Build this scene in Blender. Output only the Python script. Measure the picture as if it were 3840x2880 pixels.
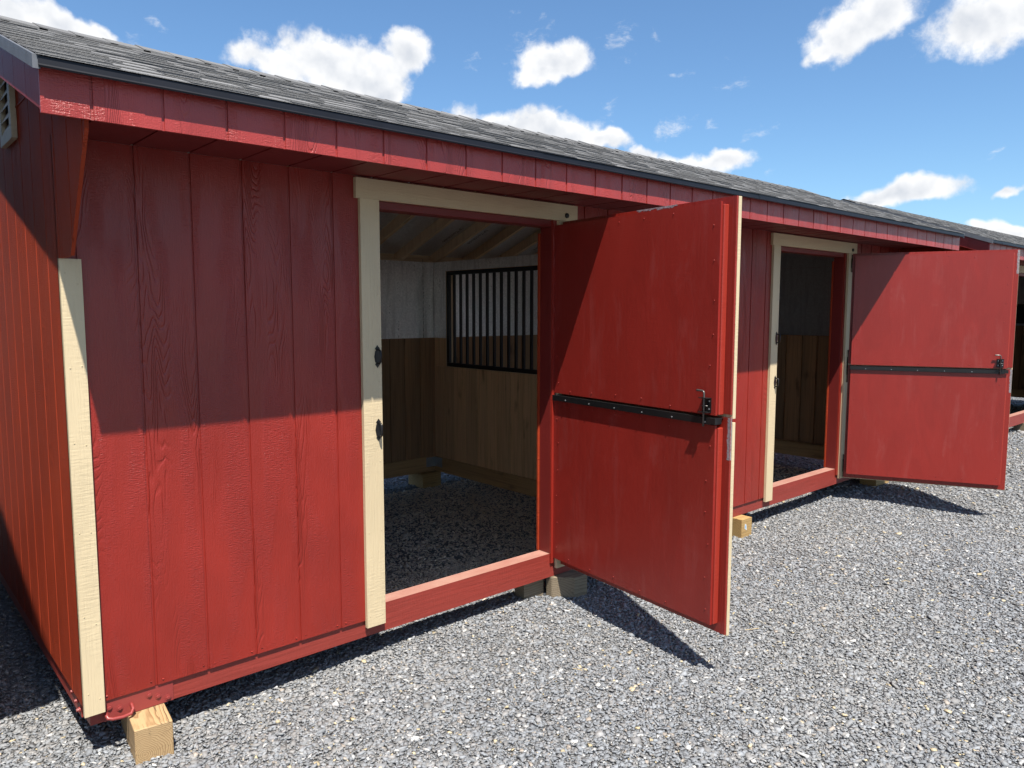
import bpy, math, random
import numpy as np
from mathutils import Vector, Matrix
random.seed(7); rng = np.random.default_rng(11)
S = bpy.context.scene
for o in list(bpy.data.objects): bpy.data.objects.remove(o)
R = math.radians

# ---------------------------------------------------------------- camera
CAM_POS = Vector((-0.58369, -3.06399, 1.55945))
RT = Vector((0.748068, -0.663621, 0.000899)); UP = Vector((0.063415, 0.072833, 0.995326)); FW = Vector((0.660585, 0.744515, -0.096567))
cd = bpy.data.cameras.new('camera'); cam = bpy.data.objects.new('camera', cd); S.collection.objects.link(cam)
M = Matrix((RT, UP, -FW)).transposed().to_4x4(); M.translation = CAM_POS; cam.matrix_world = M
cd.sensor_width = 36; cd.lens = 26.498; cd.clip_start = 0.05; cd.clip_end = 2000
S.camera = cam

# ---------------------------------------------------------------- light, exposure
SUN = Vector((-0.222, -0.485, 1.029)).normalized()       # towards the sun
sl = bpy.data.lights.new('sun', 'SUN'); sl.energy = 5.0; sl.angle = R(0.53); sl.color = (1.0, 0.945, 0.86)
so = bpy.data.objects.new('sun', sl); S.collection.objects.link(so); so.rotation_euler = SUN.to_track_quat('Z', 'Y').to_euler(); so.location = (-3, -6, 12)
S.view_settings.view_transform = 'Standard'; S.view_settings.look = 'None'; S.view_settings.gamma = 1
S.view_settings.use_curve_mapping = False; S.view_settings.exposure = 1.10
S.cycles.max_bounces = 14; S.cycles.diffuse_bounces = 9; S.cycles.glossy_bounces = 4

def sky_dir(px, py):          # a direction in the sky, read once from the photograph's grid (overview pixels)
    return (FW + RT*((px*1.736-1920)/2826.4) - UP*((py*1.736-1440)/2826.4)).normalized()

W = bpy.data.worlds.new('World'); S.world = W; W.use_nodes = True
nt = W.node_tree; nt.nodes.clear()
class NB:                      # small node helper
    def __init__(s, nt): s.nt = nt
    def n(s, t, **k):
        x = s.nt.nodes.new(t)
        for a, b in k.items(): setattr(x, a, b)
        return x
    def put(s, sock, v):
        if isinstance(v, bpy.types.NodeSocket): s.nt.links.new(v, sock)
        elif v is not None: sock.default_value = v
    def math(s, op, a, b=None, c=None, clamp=False):
        x = s.n('ShaderNodeMath', operation=op, use_clamp=clamp); s.put(x.inputs[0], a)
        if b is not None: s.put(x.inputs[1], b)
        if c is not None: s.put(x.inputs[2], c)
        return x.outputs[0]
    def vm(s, op, a, b=None, out=0):
        x = s.n('ShaderNodeVectorMath', operation=op); s.put(x.inputs[0], a)
        if b is not None: s.put(x.inputs[1], b)
        return x.outputs[1 if op in ('DOT_PRODUCT', 'LENGTH') else 0]
    def comb(s, a, b, c=0.0):
        x = s.n('ShaderNodeCombineXYZ'); s.put(x.inputs[0], a); s.put(x.inputs[1], b); s.put(x.inputs[2], c); return x.outputs[0]
    def sep(s, v):
        x = s.n('ShaderNodeSeparateXYZ'); s.put(x.inputs[0], v); return x.outputs
    def noise(s, v, scale=1.0, detail=2.0, rough=0.5, dist=0.0, col=False):
        x = s.n('ShaderNodeTexNoise'); s.put(x.inputs['Vector'], v); s.put(x.inputs['Scale'], scale)
        x.inputs['Detail'].default_value = detail; x.inputs['Roughness'].default_value = rough; x.inputs['Distortion'].default_value = dist
        return x.outputs['Color' if col else 'Fac']
    def ramp(s, f, pts, interp='LINEAR'):
        x = s.n('ShaderNodeValToRGB'); s.put(x.inputs[0], f); cr = x.color_ramp; cr.interpolation = interp
        while len(cr.elements) < len(pts): cr.elements.new(0.5)
        for e, (p, c) in zip(cr.elements, pts):
            e.position = p; e.color = (c, c, c, 1) if isinstance(c, (int, float)) else (*c, 1)
        return x.outputs[0]
    def mix(s, f, a, b, mode='MIX'):
        x = s.n('ShaderNodeMix', data_type='RGBA', blend_type=mode); s.put(x.inputs[0], f)
        for i, v in ((6, a), (7, b)):
            if isinstance(v, tuple) and len(v) == 3: v = (*v, 1)
            if isinstance(v, (int, float)): v = (v, v, v, 1)
            s.put(x.inputs[i], v)
        return x.outputs[2]
    def sstep(s, x_, a, b):
        x = s.n('ShaderNodeMapRange', interpolation_type='SMOOTHSTEP'); s.put(x.inputs[0], x_)
        x.inputs[1].default_value = a; x.inputs[2].default_value = b; return x.outputs[0]

b = NB(nt)
dirv = b.n('ShaderNodeTexCoord').outputs['Generated']
sky = b.n('ShaderNodeTexSky', sky_type='NISHITA', sun_disc=False)
sky.sun_elevation = math.asin(SUN.z); sky.sun_rotation = math.atan2(SUN.x, SUN.y); sky.air_density = 1.0; sky.dust_density = 0.5; sky.ozone_density = 2.2
# cumulus clouds: x, y, half width, half height, tilt (overview grid) -> patches of sky with their own compass direction
CL = [(590,145,110,42,0,1),(700,120,150,62,0,1),(770,150,120,75,0,1),(875,115,62,52,0,1),(800,200,70,30,10,1),
      (1205,125,88,44,-8,1),(1190,150,80,30,0,1),(1335,85,48,38,20,.42),(1160,85,70,30,10,.35),(1420,60,20,30,30,.3),
      (1090,265,120,40,-12,1),(1210,285,110,42,-14,1),(1295,312,55,26,-15,1),
      (1400,345,50,26,0,1),(1470,352,80,28,-5,1),(1560,350,75,30,-5,1),(1670,378,28,14,0,.4),
      (1830,75,98,60,32,1),(1880,40,95,55,20,1),(1770,130,38,24,20,.8),(2105,50,105,62,18,1),(2170,25,90,55,10,1),(1990,75,55,22,60,.5),
      (1930,405,100,28,8,1),(2010,390,90,34,-3,1),(1890,420,70,20,0,1),(2190,398,44,15,8,.8),(2130,490,45,15,0,.8),(2190,485,55,22,0,1),
      (15,15,85,45,-20,1),(130,48,90,32,-20,1),(230,88,75,20,-20,.8),(296,98,20,22,-20,.6),(335,62,30,12,-28,.45),
      (1030,138,26,15,10,.35),(1470,272,55,24,5,.5),(1420,290,25,12,30,.35),(1650,285,52,16,25,.45),(1573,118,26,10,5,.4),(1210,242,28,12,5,.35),
      (1318,255,26,26,-40,.5),(1560,265,30,12,0,.3),(2155,317,22,9,15,.45),(1570,180,40,10,0,.22),(1500,165,50,10,0,.18),(1105,25,20,14,0,.25)]
wob = b.vm('SCALE', b.vm('SUBTRACT', b.noise(dirv, 8.0, 4, .6, col=True), (.5, .5, .5)), None)
wob.node.inputs['Scale'].default_value = 0.085
dw = b.vm('ADD', dirv, wob)
fld = None; fldw = None
for (x, y, w, h, t, amp) in CL:
    c = sky_dir(x, y); right = c.cross(Vector((0, 0, 1))).normalized(); up = right.cross(c)
    t = R(t); e1 = right*math.cos(t)+up*math.sin(t); e2 = up*math.cos(t)-right*math.sin(t)
    k = 1.736/2826.4; foc = c.dot(FW); w2 = w*k*foc; h2 = h*k*foc
    a_ = b.vm('DOT_PRODUCT', dw, tuple(e1/w2)); b_ = b.vm('DOT_PRODUCT', dw, tuple(e2/h2))
    l = b.vm('LENGTH', b.comb(a_, b_, 0.0))
    if amp >= .8: amp *= 1.7; l = b.math('MULTIPLY', l, .90)
    f = b.math('MULTIPLY_ADD', l, -amp, amp)
    if amp >= .8: fld = f if fld is None else b.math('SMOOTH_MAX', fld, f, 0.12)
    else: fldw = f if fldw is None else b.math('MAXIMUM', fldw, f)
def dens(vec, base):
    n0 = b.math('SUBTRACT', b.noise(vec, 9.0, 3, .5), .5)
    n = b.math('SUBTRACT', b.noise(vec, 20.0, 9, .62), .5)
    n2 = b.math('SUBTRACT', b.noise(vec, 95.0, 6, .65), .5)
    return b.math('ADD', base, b.math('ADD', b.math('MULTIPLY', n0, .8), b.math('ADD', b.math('MULTIPLY', n, 2.0), b.math('MULTIPLY', n2, .55))))
d0 = dens(dirv, fld)
streak = b.math('SUBTRACT', b.noise(b.vm('ADD', b.vm('MULTIPLY', dirv, (1.0, 1.0, 2.2)), wob), 38.0, 8, .68), .5)
mask = b.math('MAXIMUM', b.sstep(d0, -0.02, 0.82), b.math('MULTIPLY', b.sstep(b.math('ADD', fldw, b.math('MULTIPLY', streak, 2.0)), .10, 1.05), .8))
# relief: difference of the density towards the sun lights the billows
lowd = b.sep(dirv)[2]
d1 = b.math('ADD', fld, b.math('ADD', b.math('MULTIPLY', b.math('SUBTRACT', b.noise(b.vm('ADD', dirv, (0.0, 0.0, 0.014)), 9.0, 3, .5), .5), .8), b.math('MULTIPLY', b.math('SUBTRACT', b.noise(b.vm('ADD', dirv, (0.0, 0.0, 0.014)), 20.0, 4, .5), .5), 2.0)))
dm = b.math('ADD', fld, b.math('ADD', b.math('MULTIPLY', b.math('SUBTRACT', b.noise(dirv, 9.0, 3, .5), .5), .8), b.math('MULTIPLY', b.math('SUBTRACT', b.noise(dirv, 20.0, 4, .5), .5), 2.0)))
relief = b.math('MULTIPLY_ADD', b.math('SUBTRACT', dm, d1), 1.1, 0.55, clamp=True)
thick = b.sstep(d0, 0.15, 1.3)
puff = b.math('SUBTRACT', 1.0, b.sstep(dm, .3, 2.0))
shade = b.math('ADD', b.math('MULTIPLY', relief, .70), b.math('MULTIPLY', puff, .35))
ccol = b.ramp(shade, [(0.25, (4.9, 5.2, 5.7)), (0.55, (6.3, 6.45, 6.7)), (0.82, (7.6, 7.6, 7.6))])
skyc = b.mix(1.0, sky.outputs[0], (0.80, 1.02, 1.17), 'MULTIPLY')
# extra noise clouds added to the unseen sky behind the camera, for fill light
away = b.sstep(b.vm('DOT_PRODUCT', dirv, tuple(FW)), .62, .40)
dz = b.math('MAXIMUM', b.sep(dirv)[2], .12)
flat = b.vm('DIVIDE', dirv, b.comb(dz, dz, dz))
cov = b.sstep(b.noise(flat, 1.3, 7, .6), .50, .63)
mask = b.math('MAXIMUM', mask, b.math('MULTIPLY', cov, away))
ccol = b.mix(away, ccol, (7.0, 7.0, 7.2))
out = b.mix(mask, skyc, ccol)
bg = b.n('ShaderNodeBackground'); b.put(bg.inputs[0], out); bg.inputs[1].default_value = 0.067
ow = b.n('ShaderNodeOutputWorld'); nt.links.new(bg.outputs[0], ow.inputs[0])

# ---------------------------------------------------------------- materials
def mat(name):
    m = bpy.data.materials.new(name); m.use_nodes = True; t = m.node_tree
    p = t.nodes['Principled BSDF']; return m, NB(t), p
def uvs(b):
    u = b.n('ShaderNodeTexCoord').outputs['UV']; s = b.sep(u); return u, s[0], s[1]
def bump(b, p, h, dist, strength=1.0):
    x = b.n('ShaderNodeBump'); x.inputs['Strength'].default_value = strength; x.inputs['Distance'].default_value = dist
    b.put(x.inputs['Height'], h); b.put(p.inputs['Normal'], x.outputs[0])
G = 0.2032; G1 = 0.2580

def grain_height(b, amp_streak=1.0):
    """embossed cedar grain on painted siding: cathedral contours, fine streaks, cross ripples; each board its own"""
    uv, u, v = uvs(b)
    bi = b.math('FLOOR', b.math('DIVIDE', b.math('SUBTRACT', u, G1), G))
    wn = b.n('ShaderNodeTexWhiteNoise', noise_dimensions='1D'); b.put(wn.inputs['W'], bi); w = wn.outputs[0]
    vo = b.math('MULTIPLY_ADD', w, 31.0, v)
    P = lambda su, sv, z=0.0: b.comb(b.math('MULTIPLY', u, su), b.math('MULTIPLY', vo, sv), z)
    c = b.noise(P(5.5, 0.75, 3.1), 1.0, 2.5, .5, .15)
    A = b.math('SINE', b.math('MULTIPLY', c, 320.0)); A = b.ramp(b.math('MULTIPLY_ADD', A, .5, .5), [(0.0, 0.0), (0.28, .85), (1.0, 1.0)])
    B = b.noise(P(240, 14, 1.0), 1.0, 3, .6)
    C = b.noise(P(48, 210, 5.0), 1.0, 3, .6)
    Dn = b.noise(P(170, 150, 9.0), 1.0, 2, .6)
    mk = b.sstep(b.noise(P(7, .9, 7.7), 1.0, 2, .5), .50, .62)
    mk2 = b.sstep(b.noise(P(9, 1.6, 11.0), 1.0, 2, .5), .42, .6)
    h = b.math('MULTIPLY', b.math('MULTIPLY', A, mk), 0.85*amp_streak)
    inv = b.math('SUBTRACT', 1.0, mk)
    h = b.math('ADD', h, b.math('MULTIPLY', b.math('MULTIPLY', C, mk2), b.math('MULTIPLY', inv, 1.25)))
    h = b.math('ADD', h, b.math('MULTIPLY', B, 0.75))
    h = b.math('ADD', h, b.math('MULTIPLY', Dn, 0.5))
    return h, w, u, v
def siding(name, base, rough=.34, dist=.0024, tone=.12):
    m, b, p = mat(name); h, w, u, v = grain_height(b)
    n = b.noise(b.comb(b.math('MULTIPLY', u, 2.2), b.math('MULTIPLY', v, 1.3), 0.0), 1.0, 3, .6)
    lo = tuple(c*(1-tone) for c in base); hi = tuple(min(1, c*(1+tone)) for c in base)
    col = b.mix(b.sstep(n, .3, .7), lo, hi)
    dustn = b.sstep(b.noise(b.comb(b.math('MULTIPLY', u, 60), b.math('MULTIPLY', v, 60), 4.0), 1.0, 4, .7), .66, .8)
    col = b.mix(b.math('MULTIPLY', dustn, .10), col, (.55, .36, .30))
    b.put(p.inputs['Base Color'], col); bump(b, p, h, dist)
    rn = b.math('MULTIPLY_ADD', n, .16, rough-.08); b.put(p.inputs['Roughness'], rn)
    p.inputs['Specular IOR Level'].default_value = .5
    return m
RED = (0.2117, 0.0161, 0.0098)
M_SID = siding('red_siding_paint', RED)
M_SIDE = siding('red_paint_warm_bounce', (0.2520, 0.0316, 0.0103), .62, .0022)  # same red as the walls, warm reflected light put into the colour
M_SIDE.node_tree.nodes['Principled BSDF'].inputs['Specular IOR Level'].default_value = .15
M_FAS = siding('red_fascia_paint', (0.2807, 0.0328, 0.0278), .32, .0024)
M_BROWN = siding('brown_stain', (0.1664, 0.0960, 0.0448), .45)
M_TAN = None
def painted(name, base, rough=.45, gs=1.0, dist=.0008, mottle=0.0, mcol=(.4, .12, .1), dusty=0.0, lines=0.0):
    m, b, p = mat(name); uv, u, v = uvs(b)
    P = lambda su, sv, z=0.0: b.comb(b.math('MULTIPLY', u, su), b.math('MULTIPLY', v, sv), z)
    g = b.noise(P(120*gs, 4), 1.0, 4, .6); g2 = b.noise(P(14, 90, 3), 1.0, 2, .6)
    mk = b.sstep(b.noise(P(9, 2, 8), 1.0, 2), .42, .6)
    h = b.math('ADD', g, b.math('MULTIPLY', b.math('MULTIPLY', g2, mk), .8))
    if lines: ct = b.math('SINE', b.math('MULTIPLY', b.noise(P(11, .7, 17), 1.0, 2, .5, .2), 170.0)); h = b.math('ADD', h, b.math('MULTIPLY', b.ramp(b.math('MULTIPLY_ADD', ct, .5, .5), [(0.0, 0.0), (0.3, .9), (1.0, 1.0)]), lines))
    n = b.noise(P(3, 1.2, 6), 1.0, 4, .6)
    col = b.mix(b.sstep(n, .3, .7), tuple(c*.93 for c in base), tuple(min(1, c*1.06) for c in base))
    if mottle:
        # chalky vertical bloom in the paint, as old roller strokes leave
        a = b.noise(P(8, 2.0, 2), 1.0, 5, .7, .8); a2 = b.noise(P(30, 1.5, 5), 1.0, 3, .6); a3 = b.noise(P(2.0, 22, 7), 1.0, 2, .5)
        f = b.math('MULTIPLY', b.sstep(a, .50, .66), b.sstep(b.math('ADD', a2, b.math('MULTIPLY', a3, .35)), .45, .85))
        col = b.mix(b.math('MULTIPLY', f, mottle), col, mcol)
        d = b.sstep(b.noise(P(3.5, 1.1, 12), 1.0, 4, .65, .7), .50, .58)
        col = b.mix(b.math('MULTIPLY', d, .22), col, tuple(c*.72 for c in base))
    if dusty:                                        # dust lies on the upward faces
        nz = b.sep(b.n('ShaderNodeNewGeometry').outputs['True Normal'])[2]; dn = b.noise(P(9, 5, 21), 1.0, 5, .65)
        col = b.mix(b.math('MULTIPLY', b.sstep(nz, .6, .95), b.math('MULTIPLY_ADD', dn, .5, dusty)), col, (.46, .34, .27))
    b.put(p.inputs['Base Color'], col); bump(b, p, h, dist); p.inputs['Roughness'].default_value = rough
    return m
M_TAN = painted('tan_trim_paint', (0.5107, 0.4140, 0.2616), .5, dist=.0020, lines=.12)
M_RED = painted('red_plain_paint', (0.1920, 0.0179, 0.0141), .42, dist=.0012)
M_SKID = painted('red_skid_paint', (0.2016, 0.0255, 0.0174), .5, gs=.5, dist=.0022, dusty=.18)
M_PLATE = painted('red_steel_plate_paint', (0.2112, 0.0320, 0.0282), .38, gs=.2, dist=.0005)
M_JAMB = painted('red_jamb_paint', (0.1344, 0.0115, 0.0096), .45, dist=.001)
M_DOORIN = painted('red_door_plywood_paint', (0.2116, 0.0158, 0.0110), .36, dist=.0006, mottle=.30, mcol=(0.2560, 0.0562, 0.0504))
M_EDGE = painted('red_door_edge_paint', (0.2560, 0.0243, 0.0142), .40, dist=.0014)
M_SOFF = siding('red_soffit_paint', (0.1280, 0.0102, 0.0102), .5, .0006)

def simple(name, base, rough=.5, metal=0.0, nscale=0, namp=.1, dist=0.0):
    m, b, p = mat(name); p.inputs['Roughness'].default_value = rough; p.inputs['Metallic'].default_value = metal
    o = b.n('ShaderNodeTexCoord').outputs['Object']; n = b.noise(o, nscale or 20, 4, .6)
    b.put(p.inputs['Base Color'], b.mix(b.sstep(n, .3, .7), tuple(c*(1-namp) for c in base), tuple(c*(1+namp) for c in base)))
    if dist: bump(b, p, n, dist)
    return m
M_BLACK = simple('black_iron', (.013, .013, .014), .33, .3)
M_BLACK2 = simple('black_grille_paint', (.010, .010, .011), .5)
M_DRIP = simple('dark_drip_edge_metal', (.007, .008, .012), .45); M_DRIP.node_tree.nodes['Principled BSDF'].inputs['Specular IOR Level'].default_value = .25
M_RAKE = simple('grey_rake_metal', (0.0960, 0.1024, 0.1152), .5)
M_VENT = simple('almond_vent_plastic', (.44, .37, .25), .5)
M_GALV = simple('galvanised_steel', (.42, .44, .46), .45, .8)
M_PRIMER = simple('bare_primer', (0.1946, 0.1741, 0.1843), .7, nscale=120, namp=.3)
M_STEEL = simple('worn_steel_pin', (.10, .09, .085), .35, .6)
M_STICK = simple('white_sticker', (0.4800, 0.4992, 0.5120), .5)
M_BLUE = simple('blue_print', (.10, .30, .55), .5)
M_INK = simple('black_ink', (.03, .03, .032), .8)

def wood(name, c1, c2, ring=70.0, pith=(0.0, 0.0), axis='y', rough=.7):
    """solid timber: growth rings about a pith line, so end grain and side grain agree"""
    m, b, p = mat(name); o = b.n('ShaderNodeTexCoord').outputs['Object']; x, y, z = b.sep(o)
    A, B_, L_ = {'y': (x, z, y), 'x': (y, z, x), 'z': (x, y, z)}[axis]
    wv = b.noise(b.comb(b.math('MULTIPLY', A, 9), b.math('MULTIPLY', B_, 9), b.math('MULTIPLY', L_, 2.5)), 1.0, 3, .55)
    dx = b.math('SUBTRACT', A, pith[0]); dz = b.math('SUBTRACT', B_, pith[1])
    r = b.vm('LENGTH', b.comb(dx, dz, 0.0)); r = b.math('ADD', r, b.math('MULTIPLY', b.math('SUBTRACT', wv, .5), .05))
    s = b.math('FRACT', b.math('MULTIPLY', r, ring))
    ringc = b.ramp(s, [(0, 0.0), (.55, .15), (.88, 1.0), (1, .1)])
    fine = b.noise(b.comb(b.math('MULTIPLY', A, 260), b.math('MULTIPLY', B_, 260), b.math('MULTIPLY', L_, 8)), 1.0, 3, .6)
    big = b.noise(o, 9.0, 3, .6)
    f = b.math('MULTIPLY', ringc, .75)
    f = b.math('ADD', f, b.math('MULTIPLY', b.math('SUBTRACT', fine, .5), .5)); f = b.math('ADD', f, b.math('MULTIPLY', b.math('SUBTRACT', big, .5), .5), clamp=True)
    col = b.mix(f, c1, c2)
    ang = b.math('ARCTAN2', dx, dz); crk = b.noise(b.comb(b.math('MULTIPLY', ang, 5), b.math('MULTIPLY', r, 6), 0.0), 1.0, 2, .5)
    ck = b.math('LESS_THAN', b.math('ABSOLUTE', b.math('SUBTRACT', crk, .52)), .0035)
    col = b.mix(b.math('MULTIPLY', ck, .7), col, (.05, .03, .015))
    b.put(p.inputs['Base Color'], col); p.inputs['Roughness'].default_value = rough; bump(b, p, f, .0012, .6)
    return m
M_BLOCK = wood('fresh_pine_block', (0.3584, 0.2432, 0.1216), (0.1536, 0.0768, 0.0269), 130, (-.035, -.105))
M_BLOCKD = wood('weathered_pine_block', (0.1920, 0.1504, 0.0992), (0.0832, 0.0608, 0.0384), 75, (0.02, -.17), axis='x')
M_BLOCKY = wood('yellow_pine_block', (0.3328, 0.2176, 0.0832), (0.2304, 0.1280, 0.0416), 60, (.02, -.20), axis='x')

def board(name, c1, c2, c3, rough=.75):
    m, b, p = mat(name); uv, u, v = uvs(b)
    P = lambda su, sv, z=0.0: b.comb(b.math('MULTIPLY', u, su), b.math('MULTIPLY', v, sv), z)
    tone = b.noise(P(.9, .05), 3.0, 1, .5)
    g = b.noise(P(60, 1.6), 1.0, 4, .6, .4); kn = b.noise(P(7, 2.2, 4), 1.0, 3, .5)
    c = b.mix(b.sstep(tone, .3, .7), c1, c2); c = b.mix(b.math('MULTIPLY', b.sstep(g, .4, .75), .55), c, c3)
    c = b.mix(b.math('MULTIPLY', b.sstep(kn, .62, .74), .6), c, tuple(x*.5 for x in c3))
    b.put(p.inputs['Base Color'], c); p.inputs['Roughness'].default_value = rough; bump(b, p, g, .001)
    return m
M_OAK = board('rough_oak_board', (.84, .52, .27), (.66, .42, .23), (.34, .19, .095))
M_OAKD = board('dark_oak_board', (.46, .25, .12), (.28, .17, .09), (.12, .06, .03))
M_RAFT = board('pine_rafter', (.78, .60, .40), (.70, .52, .33), (.50, .35, .20))
M_BEAM = board('treated_beam', (.55, .34, .15), (.45, .27, .12), (.22, .12, .05))

def osb(name, base, metal, rough, streak=False):
    m, b, p = mat(name); o = b.n('ShaderNodeTexCoord').outputs['Object']
    n = b.noise(o, 55, 4, .65); n2 = b.noise(b.vm('MULTIPLY', o, (1, 1, .35)), 14, 4, .6)
    c = b.mix(b.sstep(n, .35, .7), tuple(x*.78 for x in base), base); c = b.mix(b.math('MULTIPLY', b.sstep(n2, .5, .8), .3), c, tuple(x*.6 for x in base))
    b.put(p.inputs['Base Color'], c); p.inputs['Metallic'].default_value = metal
    rr = b.math('MULTIPLY_ADD', n, .3, rough-.15)
    if streak:                                       # rubbed and weathered foil: duller and brighter vertical runs
        st = b.noise(b.vm('MULTIPLY', o, (1, 1, .12)), 22, 3, .6); rr = b.math('ADD', rr, b.math('MULTIPLY_ADD', st, .36, -.18))
        sp = b.noise(o, 120, 2, .7); c = b.mix(b.math('MULTIPLY', b.sstep(sp, .60, .72), .5), c, tuple(x*.35 for x in base)); c = b.mix(b.math('MULTIPLY', b.sstep(st, .50, .64), .5), c, tuple(x*.62 for x in base))
        b.put(p.inputs['Base Color'], c)
    b.put(p.inputs['Roughness'], rr); bump(b, p, n, .0016)
    return m
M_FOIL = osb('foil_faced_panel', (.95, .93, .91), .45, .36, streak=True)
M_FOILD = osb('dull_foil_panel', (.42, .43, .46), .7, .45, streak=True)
M_DECK = osb('foil_roof_deck', (.72, .73, .74), .60, .34)

# shingles: colour per tab from the UV island
m, b, p = mat('asphalt_shingle'); uv, u, v = uvs(b)
tn = b.n('ShaderNodeTexWhiteNoise', noise_dimensions='2D'); at = b.n('ShaderNodeAttribute'); at.attribute_name = 'tab'; b.put(tn.inputs['Vector'], at.outputs['Vector'])
o = b.n('ShaderNodeTexCoord').outputs['Object']; gr = b.noise(o, 330, 2, .7); gr2 = b.noise(o, 26, 4, .6)
c = b.ramp(tn.outputs[0], [(0, (.085, .085, .087)), (.5, (.120, .120, .121)), (1, (.160, .160, .161))])
c = b.mix(b.math('MULTIPLY', b.sstep(gr, .42, .7), .6), c, (.20, .20, .20))
c = b.mix(b.math('LESS_THAN', at.outputs['Fac'], .03), c, (.012, .012, .014)); c = b.mix(b.math('MULTIPLY', b.sstep(gr2, .5, .75), .3), c, (.12, .12, .13))
b.put(p.inputs['Base Color'], c); p.inputs['Roughness'].default_value = .85; bump(b, p, gr, .0025)
M_SHING = m

# gravel sheet (the bed between and below the loose stones)
m, b, p = mat('gravel_bed'); o = b.n('ShaderNodeTexCoord').outputs['Object']
def vor(scale, vec, feat='F1'):
    x = b.n('ShaderNodeTexVoronoi', feature=feat); b.put(x.inputs['Vector'], vec); x.inputs['Scale'].default_value = scale; return x
wv = b.vm('ADD', o, b.vm('MULTIPLY', b.noise(o, 40, 2, .5, col=True), (.02, .02, .02)))
v1 = vor(62, wv); v1e = vor(62, wv, 'DISTANCE_TO_EDGE')
v2 = vor(130, wv)
g0 = b.sep(v1.outputs['Color'])
c = b.ramp(g0[0], [(0, (.145, .15, .158)), (.45, (.190, .196, .206)), (.8, (.24, .245, .25)), (.95, (.28, .28, .27)), (1, (.34, .30, .23))])
g1_ = b.sep(v2.outputs['Color']); c2 = b.ramp(g1_[1], [(0, (.13, .134, .14)), (1, (.265, .27, .274))])
c = b.mix(.4, c, c2)
c = b.mix(b.sstep(v1e.outputs['Distance'], .10, .0), c, (.085, .088, .092))
big = b.noise(o, .7, 5, .6); c = b.mix(b.math('MULTIPLY', b.sstep(big, .35, .7), .25), c, (.25, .245, .235))
b.put(p.inputs['Base Color'], c); p.inputs['Roughness'].default_value = .85
hh = b.math('ADD', b.sstep(v1e.outputs['Distance'], 0, .25), b.math('MULTIPLY', g0[1], .8)); bump(b, p, hh, .010)
M_GRAV = m
m, b, p = mat('gravel_stone'); at = b.n('ShaderNodeAttribute'); at.attribute_name = 'col'; o = b.n('ShaderNodeTexCoord').outputs['Object']
n = b.noise(o, 260, 3, .6); b.put(p.inputs['Base Color'], b.mix(b.math('MULTIPLY', b.sstep(n, .4, .75), .35), at.outputs['Color'], b.mix(1.0, at.outputs['Color'], 1.5, 'MULTIPLY')))
p.inputs['Roughness'].default_value = .72; p.inputs['Specular IOR Level'].default_value = .35; bump(b, p, n, .0015)
M_STONE = m

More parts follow.
